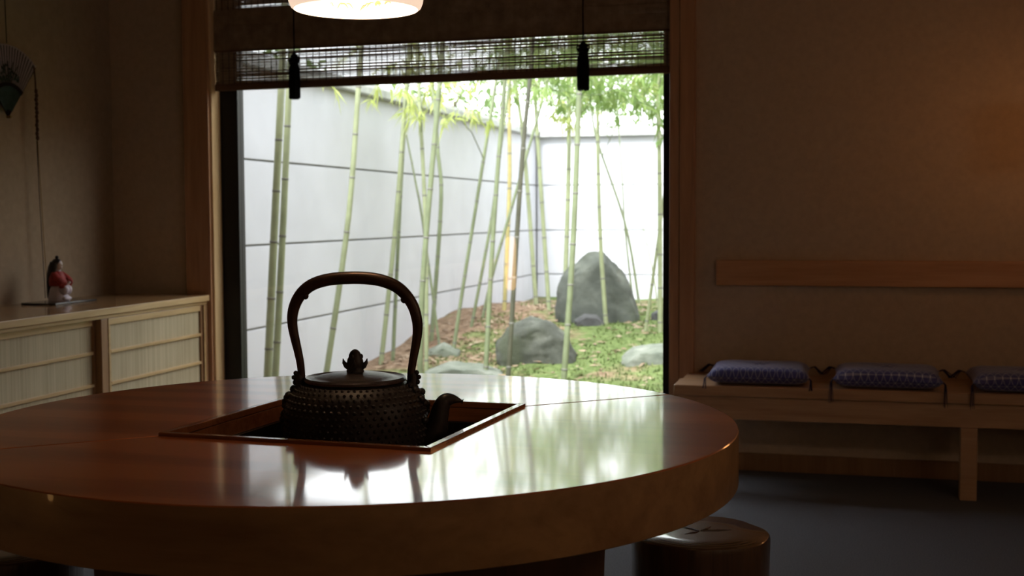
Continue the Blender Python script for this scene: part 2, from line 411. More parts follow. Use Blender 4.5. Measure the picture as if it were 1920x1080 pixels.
fence = struct(box((1.20, YW + .17, -.2), (1.26, 13.80, 2.3)).build('wall_garden_right_light_block', M['wood_stile']), 'added unseen dark timber fence on the right that blocks low sky light')  # unseen; added to keep low sky light off the left wall and cabinet
for k in range(3): box((1.17, YW + .2, .3 + .8 * k), (1.199, 13.78, .38 + .8 * k)).build('light_block_rail', M['wood_stile'], fence)
# rocks ------------------------------------------------------------
def rock(name, pts, material, label, seed, rough=.03, cat='rock', sub=3):
    bm = bmesh.new()
    for p in pts: bm.verts.new(p)
    r = bmesh.ops.convex_hull(bm, input=bm.verts)
    bmesh.ops.delete(bm, geom=[v for v in bm.verts if not v.link_faces], context='VERTS')
    bmesh.ops.triangulate(bm, faces=bm.faces)
    for k in range(sub):
        bmesh.ops.subdivide_edges(bm, edges=[e for e in bm.edges if e.calc_length() > .05], cuts=1, use_grid_fill=True)
        bmesh.ops.triangulate(bm, faces=bm.faces)
        if k < sub - 1: bmesh.ops.smooth_vert(bm, verts=bm.verts, factor=.14, use_axis_x=True, use_axis_y=True, use_axis_z=True)
    bm.normal_update()
    for v in bm.verts:
        q = v.co * 4 + Vector((seed * 3.1, 0, 0))
        v.co += v.normal * (rough * noise.noise(q) + rough * .5 * noise.noise(q * 2.7) + rough * .25 * noise.noise(q * 7))
    me = bpy.data.meshes.new(name); bm.to_mesh(me); bm.free()
    return tag(mesh_obj(name, me, material, None, 0, 55), label, cat)
def local_rock(o, prof, depth, fwd=Vector((-.25, .967, 0)), back=.8, toe=.9):
    # prof: (u, z) silhouette around base centre o, given depth along the view axis; a full solid
    right = Vector((.967, .25, 0)); P = []
    for u, z in prof:
        for k, s in ((-1, toe), (-.5, 1.0), (.35, 1.0), (1, back)):
            P.append(Vector(o) + right * u * s + fwd * depth * k * (1 - .45 * max(0, z)) + Vector((0, 0, z * (1.0 if abs(k) < .9 else .82))))
    return P
rock('standing_rock', local_rock((-2.02, 10.60, .22), [(-.36, -.1), (-.35, .10), (-.35, .30), (-.24, .46), (-.09, .575), (.05, .59), (.19, .42), (.27, .26), (.34, .05), (.34, -.1)], .27), M['rock_tall'], 'tall grey pointed standing rock at the back of the garden', 1, .035)
rock('boulder', local_rock((-2.15, 8.93, .04), [(-.31, -.08), (-.30, .14), (-.22, .25), (-.05, .33), (.10, .31), (.22, .20), (.29, .06), (.29, -.08)], .26), M['rock_boulder'], 'rounded mossy boulder in front of the standing rock', 2, .04)
rock('flat_stone', local_rock((-2.02, 10.17, .20), [(-.12, -.04), (-.12, .05), (-.03, .10), (.07, .09), (.13, .02), (.13, -.04)], .13), M['rock_dark'], 'small dark flat stone at the foot of the standing rock', 3, .015, 'stone', 2)
rock('cobble_stone', local_rock((-1.50, 10.60, .22), [(-.07, -.04), (-.07, .06), (0, .10), (.06, .07), (.08, -.04)], .08), M['rock_dark'], 'small dark round stone beside the right edge of the window', 4, .012, 'stone', 2)
rock('stepping_stone', local_rock((-1.32, 9.02, .03), [(-.24, -.05), (-.24, .04), (-.14, .13), (.10, .15), (.26, .08), (.28, -.05)], .22), M['rock_pale'], 'pale low stepping stone right of the mossy boulder', 5, .02, 'stone')
rock('stepping_stone', local_rock((-2.52, 8.30, .00), [(-.28, -.05), (-.27, .03), (-.12, .10), (.12, .09), (.27, .03), (.28, -.05)], .20), M['rock_pale'], 'grey green low stepping stone just behind the kettle', 6, .02, 'stone')
rock('stepping_stone', local_rock((-2.92, 9.10, .03), [(-.14, -.05), (-.13, .06), (.0, .12), (.12, .06), (.14, -.05)], .14), M['rock_pale'], 'small grey stone against the left garden wall', 7, .02, 'stone')

# bamboo -----------------------------------------------------------
def leaf(mb, p, d, ln, wd):
    d = d.normalized(); side = d.cross(Vector((0, 0, 1)))
    if side.length < .01: side = Vector((1, 0, 0))
    side.normalize(); side = (side + Vector((random.uniform(-.5, .5), random.uniform(-.5, .5), random.uniform(-.6, .6)))).normalized() * wd / 2
    a = p + d * ln * .35 + Vector((0, 0, -.004)); e = p + d * ln + Vector((0, 0, -.02 * ln / .1))
    mb.add([p, a + side, e, a - side], [(0, 1, 2, 3)])
def spray(mb, tw, c, n, spread, ln=.11, wd=.016, root=None):
    c = Vector(c)
    for k in range(max(1, n // 9)):
        q = c + Vector((random.gauss(0, spread[0]), random.gauss(0, spread[1]), random.gauss(0, spread[2])))
        d0 = Vector((random.uniform(-1, 1), random.uniform(-1, 1), random.uniform(-.55, .15))).normalized()
        b = q - d0 * .2
        tw.tube([b, q], [.0022, .0012], 4, False)
        for i in range(9):
            dd = (d0 + Vector((random.uniform(-.8, .8), random.uniform(-.8, .8), random.uniform(-.9, .25)))).normalized()
            leaf(mb, q - d0 * random.uniform(0, .16), dd, ln * random.uniform(.7, 1.35), wd * random.uniform(.7, 1.3))
STALKS = [
 (.0217, [(-3.039, 6.286, -.045), (-3.032, 6.298, .24), (-3.001, 6.353, 1.009), (-2.972, 6.406, 1.79)], 'culm_light', 'thick pale bamboo stalk nearest the left window frame'),
 (.0193, [(-3.065, 6.436, -.04), (-3.058, 6.445, .22), (-3.02, 6.502, 1.006), (-2.996, 6.554, 1.761)], 'culm_light', 'second thick bamboo stalk from the left window frame, below the left tassel'),
 (.0183, [(-3.135, 7.29, -.03), (-3.118, 7.303, .112), (-2.993, 7.393, 1.059), (-2.937, 7.457, 1.903)], 'culm_light', 'leaning bamboo stalk seen through the kettle handle, left of its centre'),
 (.0173, [(-3.226, 8.555, -.009), (-3.132, 8.638, 1.01), (-3.064, 8.717, 2.045)], 'culm_light', 'leaning bamboo stalk that meets the right inside of the kettle handle'),
 (.0136, [(-3.175, 8.672, -.002), (-3.137, 8.746, 1.11), (-3.113, 8.784, 1.652)], 'culm_mid', 'slender bamboo stalk just inside the right arm of the kettle handle'),
 (.0101, [(-2.95, 9.12, .03), (-3.087, 9.128, 1.049), (-3.145, 9.132, 1.367), (-3.215, 9.134, 1.718)], 'culm_mid', 'thin bamboo leaning left, above the right shoulder of the kettle handle'),
 (.015, [(-2.829, 8.408, -.006), (-2.83, 8.408, .004), (-2.843, 8.465, 1.012), (-2.901, 8.51, 2.02)], 'culm_light', 'pale upright bamboo just behind the dark thick one right of the kettle handle'),
 (.0189, [(-2.646, 7.73, -.025), (-2.644, 7.737, .084), (-2.633, 7.776, .7), (-2.543, 7.874, 1.948)], 'culm_mid', 'thick green bamboo stalk directly right of the kettle handle'),
 (.0167, [(-3.133, 9.433, .064), (-3.067, 9.515, 1.196), (-3.095, 9.532, 1.61)], 'culm_mid', 'curved bamboo stalk rooted by the wall right of the kettle handle'),
 (.0141, [(-2.854, 9.1, .022), (-2.77, 9.156, .642), (-2.563, 9.295, 2.062)], 'culm_mid', 'slender right-leaning bamboo rooted left of the stalks in front of the boulder'),
 (.0163, [(-2.348, 8.223, -.018), (-2.346, 8.226, .032), (-2.301, 8.299, 1.049), (-2.24, 8.371, 2.005)], 'culm_mid', 'grey green bamboo stalk at the left end of the mossy boulder'),
 (.0131, [(-2.951, 9.91, .139), (-2.799, 10., 1.037), (-2.733, 10.051, 1.602), (-2.663, 10.104, 2.189)], 'culm_mid', 'slender bamboo crossing behind the grey green stalk left of the boulder'),
 (.0198, [(-2.756, 11.404, .201), (-2.88, 11.458, 1.706), (-2.963, 11.472, 2.309)], 'culm_light', 'pale bamboo leaning left, rooted behind the top of the boulder'),
 (.0161, [(-2.173, 8.165, -.016), (-2.17, 8.169, .033), (-2.101, 8.268, 1.388), (-2.052, 8.317, 2.004)], 'culm_dark', 'dark brown bamboo stalk standing in front of the mossy boulder'),
 (.0189, [(-2.528, 10.946, .204), (-2.634, 11.001, 1.647), (-2.682, 11.027, 2.295)], 'culm_light', 'pale bamboo leaning left, just left of the standing rock'),
 (.0137, [(-2.999, 10.407, .182), (-2.897, 10.459, .66), (-2.65, 10.579, 1.579)], 'culm_mid', 'strongly right-leaning thin bamboo crossing the dark brown stalk'),
 (.019, [(-2.93, 10.892, .202), (-2.895, 10.964, 1.309), (-2.901, 10.998, 1.893)], 'culm_gold', 'golden upright bamboo left of the dark brown stalk'),
 (.0209, [(-2.362, 10.803, .198), (-2.338, 10.88, 1.438), (-2.339, 10.912, 1.972)], 'culm_light', 'pale upright bamboo at the left edge of the standing rock'),
 (.0194, [(-1.792, 8.162, -.017), (-1.789, 8.164, .023), (-1.737, 8.233, .95), (-1.71, 8.299, 1.929)], 'culm_mid', 'thick bamboo stalk below the right tassel, right of the boulder'),
 (.0174, [(-1.876, 10.193, .173), (-1.925, 10.216, .815), (-1.952, 10.245, 1.416), (-1.966, 10.277, 2.029)], 'culm_light', 'yellow green bamboo standing in front of the standing rock'),
 (.0127, [(-1.877, 11.954, .184), (-2.012, 11.964, .989), (-2.285, 11.941, 1.81), (-2.353, 11.945, 2.18)], 'culm_mid', 'thin bamboo bending left above the right slope of the standing rock'),
 (.0107, [(-2.037, 12.564, .165), (-2.127, 12.584, .961), (-2.158, 12.605, 1.441), (-2.223, 12.637, 2.272)], 'culm_mid', 'thin upright bamboo by the far wall above the standing rock'),
 (.0073, [(-1.63, 11.44, .199), (-1.685, 11.447, .612), (-1.862, 11.446, 1.375)], 'culm_light', 'thinnest bamboo shoot, between the standing rock and the right window frame'),
 (.0188, [(-1.387, 9.853, .131), (-1.402, 9.915, 1.279), (-1.421, 9.951, 1.97)], 'culm_light', 'upright bamboo stalk along the right window frame'),
 (.0126, [(-1.518, 9.913, .14), (-1.397, 10., 1.117), (-1.30, 10.06, 1.9)], 'culm_light', 'right-leaning bamboo rooted right of the standing rock'),
]
SPRAYS = {  # stalk index: (centre, count, spread, colour) of leaf sprays on its side shoots
 6: [((-2.85, 8.42, 1.87), 190, (.17, .2, .07), 'leaf_y')], 2: [((-2.98, 7.6, 1.90), 20, (.06, .1, .03), 'leaf_y')],
 9: [((-2.69, 8.8, 1.80), 70, (.14, .2, .05), 'leaf_y')],
 7: [((-2.63, 7.95, 1.96), 40, (.10, .1, .05), 'leaf_y')],
 13: [((-2.1, 8.6, 2.2), 220, (.2, .3, .09), 'leaf_g')], 3: [((-2.95, 8.6, 2.18), 170, (.25, .3, .08), 'leaf_y')],
 18: [((-1.6, 8.6, 2.22), 420, (.35, .3, .1), 'leaf_g'), ((-1.80, 8.9, 1.95), 330, (.17, .3, .10), 'leaf_g')], 19: [((-1.66, 9.2, 2.05), 520, (.22, .3, .09), 'leaf_g')],
 23: [((-1.3, 9.6, 2.35), 320, (.3, .3, .12), 'leaf_g'), ((-1.36, 9.3, 1.95), 380, (.14, .3, .11), 'leaf_g')], 14: [((-2.10, 9.6, 2.10), 200, (.16, .3, .06), 'leaf_g')],
 17: [((-1.98, 9.3, 1.88), 110, (.08, .25, .10), 'leaf_y')], 20: [((-1.55, 9.9, 2.12), 160, (.2, .3, .06), 'leaf_y')],
}
def catmull(P, t):
    n = len(P) - 1; x = min(max(t * n, 0), n - 1e-6); i = int(x); u = x - i
    a = P[max(i - 1, 0)]; b = P[i]; c = P[i + 1]; d = P[min(i + 2, n)]
    return .5 * ((2 * b) + (c - a) * u + (2 * a - 5 * b + 4 * c - d) * u * u + (3 * b - a - 3 * c + d) * u ** 3)
for si, (r, pts, mk, lab) in enumerate(STALKS):
    P = [Vector(p) for p in pts]
    if len(P) > 2 and (P[1] - P[0]).length < .3: P.pop(1)
    base = P[0].copy(); base.z = gz(base.x, base.y) - .04
    P[0] = base
    top = P[-1]; d = (P[-1] - P[-2]).normalized()
    zt = 3.0 + .5 * random.random()
    if r > .012:
        while P[-1].z < zt:
            d = (d + Vector((random.uniform(-.02, .02), random.uniform(-.02, .02), .0))).normalized(); P.append(P[-1] + d * .5)
    root = empty('bamboo_stalk', tuple(base), lab, 'bamboo', 'bamboo stalks in the garden')
    seg = 28; line = [catmull(P, i / seg) - base for i in range(seg + 1)]
    rad = [r * (1.06 - .45 * i / seg) for i in range(seg + 1)]
    MB().tube(line, rad, 10).build('culm', M[mk], root, smooth=True)
    nd = MB(); acc = 0; step = .30 * (.8 + r * 12); last = .12
    for i in range(seg):
        a, b = line[i], line[i + 1]; l = (b - a).length; q = 0
        while acc + l > last:
            u = (last - acc) / l; p = a.lerp(b, u); dd = (b - a).normalized(); rr = rad[i] * 1.13
            MB().tube([p - dd * .007, p - dd * .003, p + dd * .003, p + dd * .007], [rr * .9, rr, rr, rr * .88], 8).build('node_ring', M['node'], root, smooth=True)
            last += step * random.uniform(.85, 1.12)
        acc += l
    lv, tw = MB(), MB(); col = 'leaf_g' if si > 10 else 'leaf_y'
    for c, n, sprd, cl in SPRAYS.get(si, []):
        spray(lv, tw, Vector(c) - base, n, sprd); col = cl
        # the shoot that carries the spray
        near = min(line, key=lambda q: (q + base - Vector(c) + Vector((0, 0, .25))).length)
        tw.tube([near, (near + Vector(c) - base) / 2 + Vector((0, 0, .05)), Vector(c) - base], [.005, .004, .003], 5)
    if r > .012 and base.y > 9.3:   # crowns of the rear stalks
        for i in range(seg + 1):
            z = line[i].z + base.z
            if 2.1 < z < (2.5 if base.x < -2.6 else 3.0):
                spray(lv, tw, line[i], 45 if base.x > -2.6 else 30, (.24, .25, .08))
    if lv.v:
        tag(lv.build('leaves', M[col], root), kind='stuff'); tag(tw.build('twigs', M['culm_mid'], root), kind='stuff')

# leaf litter and moss tufts
lt = MB()
for i in range(5200):
    x = random.uniform(-3.2, -.6); y = random.uniform(7.4, 13.5)
    if random.random() > (.9 if x < -2.3 else .35) * (1 if noise.noise(Vector((x * 1.2, y * 1.2, 5))) > -.1 else .25): continue
    p = Vector((x, y, gz(x, y) + random.uniform(.004, .02))); a = random.uniform(0, 2 * PI)
    leaf(lt, p, Vector((math.cos(a), math.sin(a), random.uniform(-.1, .35))), random.uniform(.05, .11), random.uniform(.012, .03))
tag(lt.build('leaf_litter', M['litter']), 'brown fallen bamboo leaves scattered over the garden moss', 'leaves', kind='stuff')
tf = MB()
for i in range(9000):
    x = random.uniform(-3.0, -.4); y = random.uniform(6.2, 12.5)
    if noise.noise(Vector((x * 1.4, y * 1.4, 9))) < -.05 and x < -1.9: continue
    p = Vector((x, y, gz(x, y) - .004))
    for k in range(2):
        a = random.uniform(0, 2 * PI); d = Vector((math.cos(a) * .5, math.sin(a) * .5, 1)).normalized(); s_ = Vector((-math.sin(a), math.cos(a), 0)) * .008
        h = random.uniform(.012, .035); tf.add([p - s_, p + s_, p + d * h], [(0, 1, 2)])
tag(tf.build('moss_tufts', M['tuft']), 'bright green moss tufts covering the garden ground', 'moss', kind='stuff')

# trees behind the garden wall (seen through the blind)
def tree(loc, h, rad, label, seed):
    random.seed(seed)
    root = empty('garden_tree', loc, label, 'tree', 'trees beyond the garden wall')
    tk = MB(); tk.tube([(0, 0, -.1), (.05, .02, h * .4), (-.03, .05, h * .8)], [.10, .075, .03], 9)
    for k in range(6):
        a = random.uniform(0, 6.3); z = h * random.uniform(.4, .7)
        tk.tube([(0, 0, z), (math.cos(a) * rad * .45, math.sin(a) * rad * .45, z + h * .2)], [.035, .012], 6)
    tk.build('trunk', M['bark'], root, smooth=True)
    lf = MB()
    for k in range(1500):
        v = Vector((random.gauss(0, 1), random.gauss(0, 1), random.gauss(0, .7))); v = v.normalized() * random.random() ** .4
        p = Vector((v.x * rad, v.y * rad, h * .72 + v.z * rad * .75))
        leaf(lf, p, Vector((random.uniform(-1, 1), random.uniform(-1, 1), random.uniform(-.8, .5))), random.uniform(.10, .18), random.uniform(.05, .09))
    tag(lf.build('foliage', M['treeleaf'], root), kind='stuff')
tree((-5.2, 11.0, 0), 2.8, .9, 'dark leafy tree beyond the left garden wall, seen through the blind left of centre', 31)
tree((-4.9, 14.9, 0), 3.0, 1.0, 'dark leafy tree behind the far garden wall corner, seen through the blind', 32)
tree((-1.6, 15.4, 0), 3.8, 1.3, 'dark leafy tree behind the far garden wall, seen through the right part of the blind', 33)
random.seed(11)

# ------------------------------------------------------------------ round table with sunken hearth
ZT = .73; TC = Vector((-.880, 2.195, 0)); TR = .705; TT = .098; HS = .250
tb = empty('round_table', (TC.x, TC.y, 0), 'large round red brown lacquered table with a sunken square hearth', 'table', rz=math.radians(-3.5))
nseg = 80; gap = .0006
for k, mk in ((0, 'table_x'), (1, 'table_y')):   # two halves joined along the diagonal through the hearth corners
    a0 = -3 * PI / 4 + k * PI
    arc = [(TR * math.cos(a0 + gap + (PI - 2 * gap) * i / nseg), TR * math.sin(a0 + gap + (PI - 2 * gap) * i / nseg)) for i in range(nseg + 1)]
    sg = 1 if k == 0 else -1
    inner = [(sg * HS, sg * (HS - gap)), (sg * HS, -sg * HS), (-sg * (HS - gap), -sg * HS)]
    o = MB().prism(arc + inner, ZT - TT, ZT).build('plank', M[mk], tb, bevel=.004, smooth=12, seg=3)
    o.data.materials.append(M['table_edge'])
    for p in o.data.polygons:
        if abs(p.normal.z) > .99: p.use_smooth = False
        elif p.normal.z < .3: p.material_index = 1
# hearth: proud rim, wooden side walls, dark lining
hf = MB(); o_, i_ = HS + .004, HS - .010
for k in range(4):
    a = k * PI / 2; c, s = math.cos(a), math.sin(a)
    q = [(o_, -o_), (o_, o_), (i_, i_), (i_, -i_)]
    MB().prism([(x * c - y * s, x * s + y * c) for x, y in q], ZT - .006, ZT + .006).build('hearth_rim', M['hearth_wood'], tb, bevel=.0015)
    q = [(HS - .001, -HS + .001), (HS - .001, HS - .001), (HS - .014, HS - .014), (HS - .014, -HS + .014)]
    MB().prism([(x * c - y * s, x * s + y * c) for x, y in q], ZT - .034, ZT - .007).build('hearth_wall', M['hearth_wood'], tb)
    q = [(HS - .001, -HS + .001), (HS - .001, HS - .001), (HS - .022, HS - .022), (HS - .022, -HS + .022)]
    MB().prism([(x * c - y * s, x * s + y * c) for x, y in q], ZT - .092, ZT - .035).build('hearth_lining', M['hearth_dark'], tb)
box((-HS + .001, -HS + .001, ZT - .098), (HS - .001, HS - .001, ZT - .0925)).build('hearth_floor', M['hearth_dark'], tb)
MB().lathe([(.50, 0), (.50, .03), (.47, .06), (.46, .30), (.47, ZT - TT - .05), (.49, ZT - TT - .001)], 40).build('pedestal', M['pedestal'], tb, smooth=True)

# ------------------------------------------------------------------ iron kettle
KZ0 = ZT - .092
kt = empty('iron_kettle', (-.878, 2.197, KZ0), 'black hobnail cast iron kettle with tall arched handle in the hearth', 'kettle', rz=math.radians(14.7))
KB = [(.085, .0), (.112, .006), (.126, .022), (.1305, .05), (.132, .08), (.1315, .105), (.129, .125), (.122, .141), (.112, .152), (.100, .159), (.090, .163), (.086, .166)]
MB().lathe(KB, 64).build('body', M['iron'], kt, smooth=True)
def kprof(z):
    for i in range(len(KB) - 1):
        if KB[i][1] <= z <= KB[i + 1][1]:
            u = (z - KB[i][1]) / (KB[i + 1][1] - KB[i][1]); return KB[i][0] + u * (KB[i + 1][0] - KB[i][0])
    return KB[-1][0]
hb = MB(); rows = []; arc_ = 0; z = .034; prev = (kprof(z), z)
while z < .1585:   # rows evenly spaced along the profile
    z += .0004; q_ = (kprof(z), z); arc_ += math.hypot(q_[0] - prev[0], q_[1] - prev[1]); prev = q_
    if arc_ >= .0112: rows.append(z); arc_ = 0
for ri, z in enumerate(rows):
    rr = kprof(z); n = 58
    for j in range(n):
        a = 2 * PI * (j + .5 * (ri % 2)) / n
        # local frame of a little pyramid-like stud
        slope = (kprof(min(z + .003, .165)) - kprof(z - .003)) / .006
        nr = Vector((math.cos(a), math.sin(a), -slope)).normalized(); t1 = Vector((-math.sin(a), math.cos(a), 0)); t2 = nr.cross(t1)
        p = Vector((rr * math.cos(a), rr * math.sin(a), z)); s = .0042 * min(1, rr / .125)
        ring = [p + (t1 * math.cos(q) + t2 * math.sin(q)) * s - nr * .0005 for q in [i * PI / 3 for i in range(6)]]
        ring2 = [p + (t1 * math.cos(q) + t2 * math.sin(q)) * s * .55 + nr * .0030 for q in [i * PI / 3 for i in range(6)]]
        hb.add(ring + ring2 + [p + nr * .0040], [(i, (i + 1) % 6, 6 + (i + 1) % 6, 6 + i) for i in range(6)] + [(6 + i, 6 + (i + 1) % 6, 12) for i in range(6)])
tag(hb.build('hobnails', M['iron'], kt, smooth=80), kind='stuff')
lid = MB().lathe([(.0905, .164), (.094, .166), (.0945, .170), (.0915, .1735), (.087, .172), (.083, .1705), (.070, .1745), (.045, .1795), (.02, .182), (.002, .183)], 56).build('lid', M['iron_lid'], kt, smooth=True)
kn = MB().lathe([(.016, .181), (.0165, .185), (.0135, .188), (.0145, .193), (.0155, .199), (.0145, .205), (.012, .210), (.0115, .214), (.0085, .220), (.004, .2235), (.0005, .2245)], 16)
for k in range(4):   # two flaring leaves at the sides, two smaller ones front and back
    a = k * PI / 2; c, s = math.cos(a), math.sin(a); f = 1.0 if k % 2 == 0 else .75
    kn.tube([(c * .010, s * .010, .190), (c * .0165 * f, s * .0165 * f, .194), (c * .021 * f, s * .021 * f, .200), (c * .0225 * f, s * .0225 * f, .207)], [.006, .0055, .0034, .0005], 7)
for a in (.1, 2.2, 4.3):
    kn.ell((math.cos(a) * .0105, math.sin(a) * .0105, .2105), (.0045, .0045, .0055), 8, 6)
kn.build('knob', M['iron'], lid, smooth=60)
# handle: horseshoe bail in the local xz plane
hp = [(-.0995, .160), (-.100, .178), (-.1015, .200), (-.106, .225), (-.1115, .25), (-.1155, .275), (-.1145, .297), (-.107, .319), (-.093, .338), (-.073, .351), (-.045, .3585), (-.012, .361), (.02, .3605), (.05, .356), (.077, .345), (.096, .328), (.109, .307), (.1155, .283), (.1165, .262), (.1135, .238), (.109, .215), (.1055, .195), (.1035, .178), (.103, .160)]
dz = .004
hr = [.0068, .0070, .0072, .0078, .0086, .0094, .0102, .0108, .0112, .0114, .0116, .0118, .0118, .0116, .0114, .0110, .0106, .0100, .0092, .0084, .0078, .0074, .0072, .0068]
P = [Vector((x, 0, z - dz)) for x, z in hp]
fine = [catmull(P, i / 92) for i in range(93)]
rf = [hr[min(int(i / 92 * 23), 22)] * (1 - (i / 92 * 23) % 1) + hr[min(int(i / 92 * 23) + 1, 23)] * ((i / 92 * 23) % 1) for i in range(93)]
hd = MB().tube(fine, rf, 16)
hd.ell((-.0905, 0, .324), (.006, .009, .007), 10, 7); hd.ell((.0925, 0, .316), (.007, .009, .007), 10, 7)   # small collars under the shoulders
hd.build('handle', M['iron_handle'], kt, smooth=True)
for sx, x0 in ((-1, -.1015), (1, .105)):
    lg = MB()
    lg.tube([(x0, 0, .140), (x0, 0, .158), (x0 + sx * .002, 0, .172), (x0 + sx * .001, 0, .182)], [.012, .0105, .0095, .006], 12)
    for dx, zz, r_ in ((.010, .163, .0055), (.013, .172, .0045), (.009, .180, .0048), (.006, .152, .007)):
        lg.ell((x0 + sx * dx, 0, zz), (r_, r_ * 1.3, r_), 10, 7)
    lg.build('handle_lug', M['iron'], kt, smooth=True)
    og = MB()
    for k in range(9):
        u = k / 8; a = random.uniform(-.25, .25)
        z = .158 - .062 * u; rr = kprof(min(z, .165)) + .002
        og.ell((sx * rr * math.cos(a), rr * math.sin(a) * (1 if k % 2 else -1), z), (.0075, .011, .0075), 9, 6)
    og.build('shoulder_ornament', M['iron'], kt, smooth=True)
sp = MB()
cp = [Vector(p) for p in ((.105, 0, .040), (.130, 0, .050), (.148, 0, .072), (.155, 0, .098), (.1595, 0, .116), (.168, 0, .1275), (.179, 0, .1300), (.189, 0, .1285), (.2000, 0, .1255))]
cl = [catmull(cp, i / 28) for i in range(29)]
cr = [.026, .0255, .022, .0178, .0160, .0142, .0102, .0060, .0008]
crf = [cr[min(int(i / 28 * 8), 7)] * (1 - (i / 28 * 8) % 1) + cr[min(int(i / 28 * 8) + 1, 8)] * ((i / 28 * 8) % 1) for i in range(29)]
sp.tube(cl, crf, 18); sp.build('spout', M['iron'], kt, smooth=True)

# ------------------------------------------------------------------ pendant lamp over the hearth
LZ = 1.493
pl = empty('pendant_lamp', (-.885, 2.24, LZ), 'glowing cream paper drum pendant lamp hanging above the kettle', 'lamp')
MB().lathe([(.115, .0), (.1205, .004), (.1245, .014), (.127, .035), (.128, .08), (.128, .16), (.124, .175)], 64, cap=False).build('shade', M['lamp_side'], pl, smooth=True)
MB().lathe([(.1145, .0005), (.1195, .005), (.1230, .015), (.1245, .020)], 64, cap=False).build('lower_band', M['lamp_bottom'], pl, smooth=True)
MB().lathe([(.1245, .0202), (.1255, .035), (.1265, .08), (.1265, .16), (.1225, .174)], 64, cap=False).build('liner', M['lamp_side'], pl, smooth=True)
MB().lathe([(.001, .058), (.018, .062), (.028, .078), (.030, .092), (.022, .112), (.013, .126), (.013, .150)], 24).build('bulb', M['lamp_bottom'], pl, smooth=True)
MB().lathe([(.016, .1505), (.016, .1755)], 20).build('socket', M['lamp_rim'], pl, smooth=True)
MB().lathe([(.005, .176), (.125, .176), (.125, .184), (.005, .186)], 48).build('top_cap', M['lamp_rim'], pl, smooth=True)
MB().tube([(0, 0, .185), (0, 0, ZC - LZ - .025)], .004, 8).build('cord', M['cord'], pl, smooth=True)
MB().lathe([(.05, ZC - LZ - .025), (.045, ZC - LZ - .001)], 24).build('ceiling_rose', M['lamp_rim'], pl, smooth=True)
pm = MB()   # brushed grass marks on the paper
def stroke(a0, z0, a1, z1, w):
    pts = []
    for i in range(5):
        u = i / 4; a = a0 + (a1 - a0) * u; z = z0 + (z1 - z0) * u + .006 * math.sin(PI * u)
        rr = .1235 if z > .022 else .1218
        pts.append((rr * math.cos(a), rr * math.sin(a), z))
    pm.tube(pts, [w * .4, w, w, w * .8, w * .3], 5)
ac = math.atan2(2.24, -.885)   # the far wall, seen through the open bottom
for a0, z0, a1, z1, w in ((.30, .020, .20, .030, .0013), (.24, .029, .12, .021, .0013), (.16, .030, .04, .020, .0012), (-.06, .016, -.16, .027, .0013), (-.10, .021, -.24, .030, .0013), (-.16, .024, -.30, .0315, .0013), (-.30, .0285, -.40, .0290, .0028), (-.31, .0265, -.38, .0262, .0020), (-.46, .0290, -.58, .0292, .0022), (.42, .028, .36, .022, .001)):
    stroke(ac + a0, z0, ac + a1, z1, w)
pm.build('painted_motif', M['lamp_paint'], pl)
ld = bpy.data.lights.new('pendant_bulb', 'POINT'); ld.energy = 3.2; ld.color = (1, .68, .40); ld.shadow_soft_size = .012
lo = bpy.data.objects.new('pendant_bulb', ld); COL.objects.link(lo); lo.location = (0, 0, .045); lo.parent = pl

# ------------------------------------------------------------------ log stools
def stool(loc, r, h, label, seed):
    rnd = random.Random(seed)
    root = empty('log_stool', (*loc, 0), label, 'stool', 'log stools around the table')
    n = 48; prof = [1 + .025 * math.sin(3 * a + seed) + .018 * math.sin(7 * a + 2 * seed) + rnd.uniform(-.006, .006) for a in [2 * PI * i / n for i in range(n)]]
    def ringv(s, z): return [(r * s * prof[i] * math.cos(2 * PI * i / n), r * s * prof[i] * math.sin(2 * PI * i / n), z) for i in range(n)]
    zs = [(1.02, 0), (1.0, h * .3), (.985, h * .7), (1.0, h - .012), (.985, h - .003)]
    vs = sum([ringv(s, z) for s, z in zs], [])
    fs = [(i * n + j, i * n + (j + 1) % n, (i + 1) * n + (j + 1) % n, (i + 1) * n + j) for i in range(len(zs) - 1) for j in range(n)] + [tuple(range(n))[::-1]]
    MB().add(vs, fs).build('trunk', M['log_side'], root, smooth=True)
    vs = ringv(.985, h - .003) + ringv(.965, h) + ringv(.5, h + .001) + [(0, 0, h + .001)]
    fs = [(i * n + j, i * n + (j + 1) % n, (i + 1) * n + (j + 1) % n, (i + 1) * n + j) for i in range(2) for j in range(n)] + [(2 * n + j, 2 * n + (j + 1) % n, 3 * n) for j in range(n)]
    MB().add(vs, fs).build('top', M['log_top'], root, smooth=50)
    ck = MB()
    for a, l in ((.4, .07), (1.2, .05), (2.6, .06), (4.0, .045)):
        c, s = math.cos(a), math.sin(a)
        ck.tube([(c * .004, s * .004, h + .0012), (c * l * .5 + .004, s * l * .5, h + .0014), (c * l, s * l, h + .0012)], [.0016, .0022, .0006], 5)
    ck.build('drying_crack', M['log_side'], root)
stool((-.298, 2.742), .150, .42, 'glossy dark log stool tucked under the right of the table', 3)
stool((-1.69, 2.27), .150, .42, 'dark log stool at the far left under the table edge', 8)

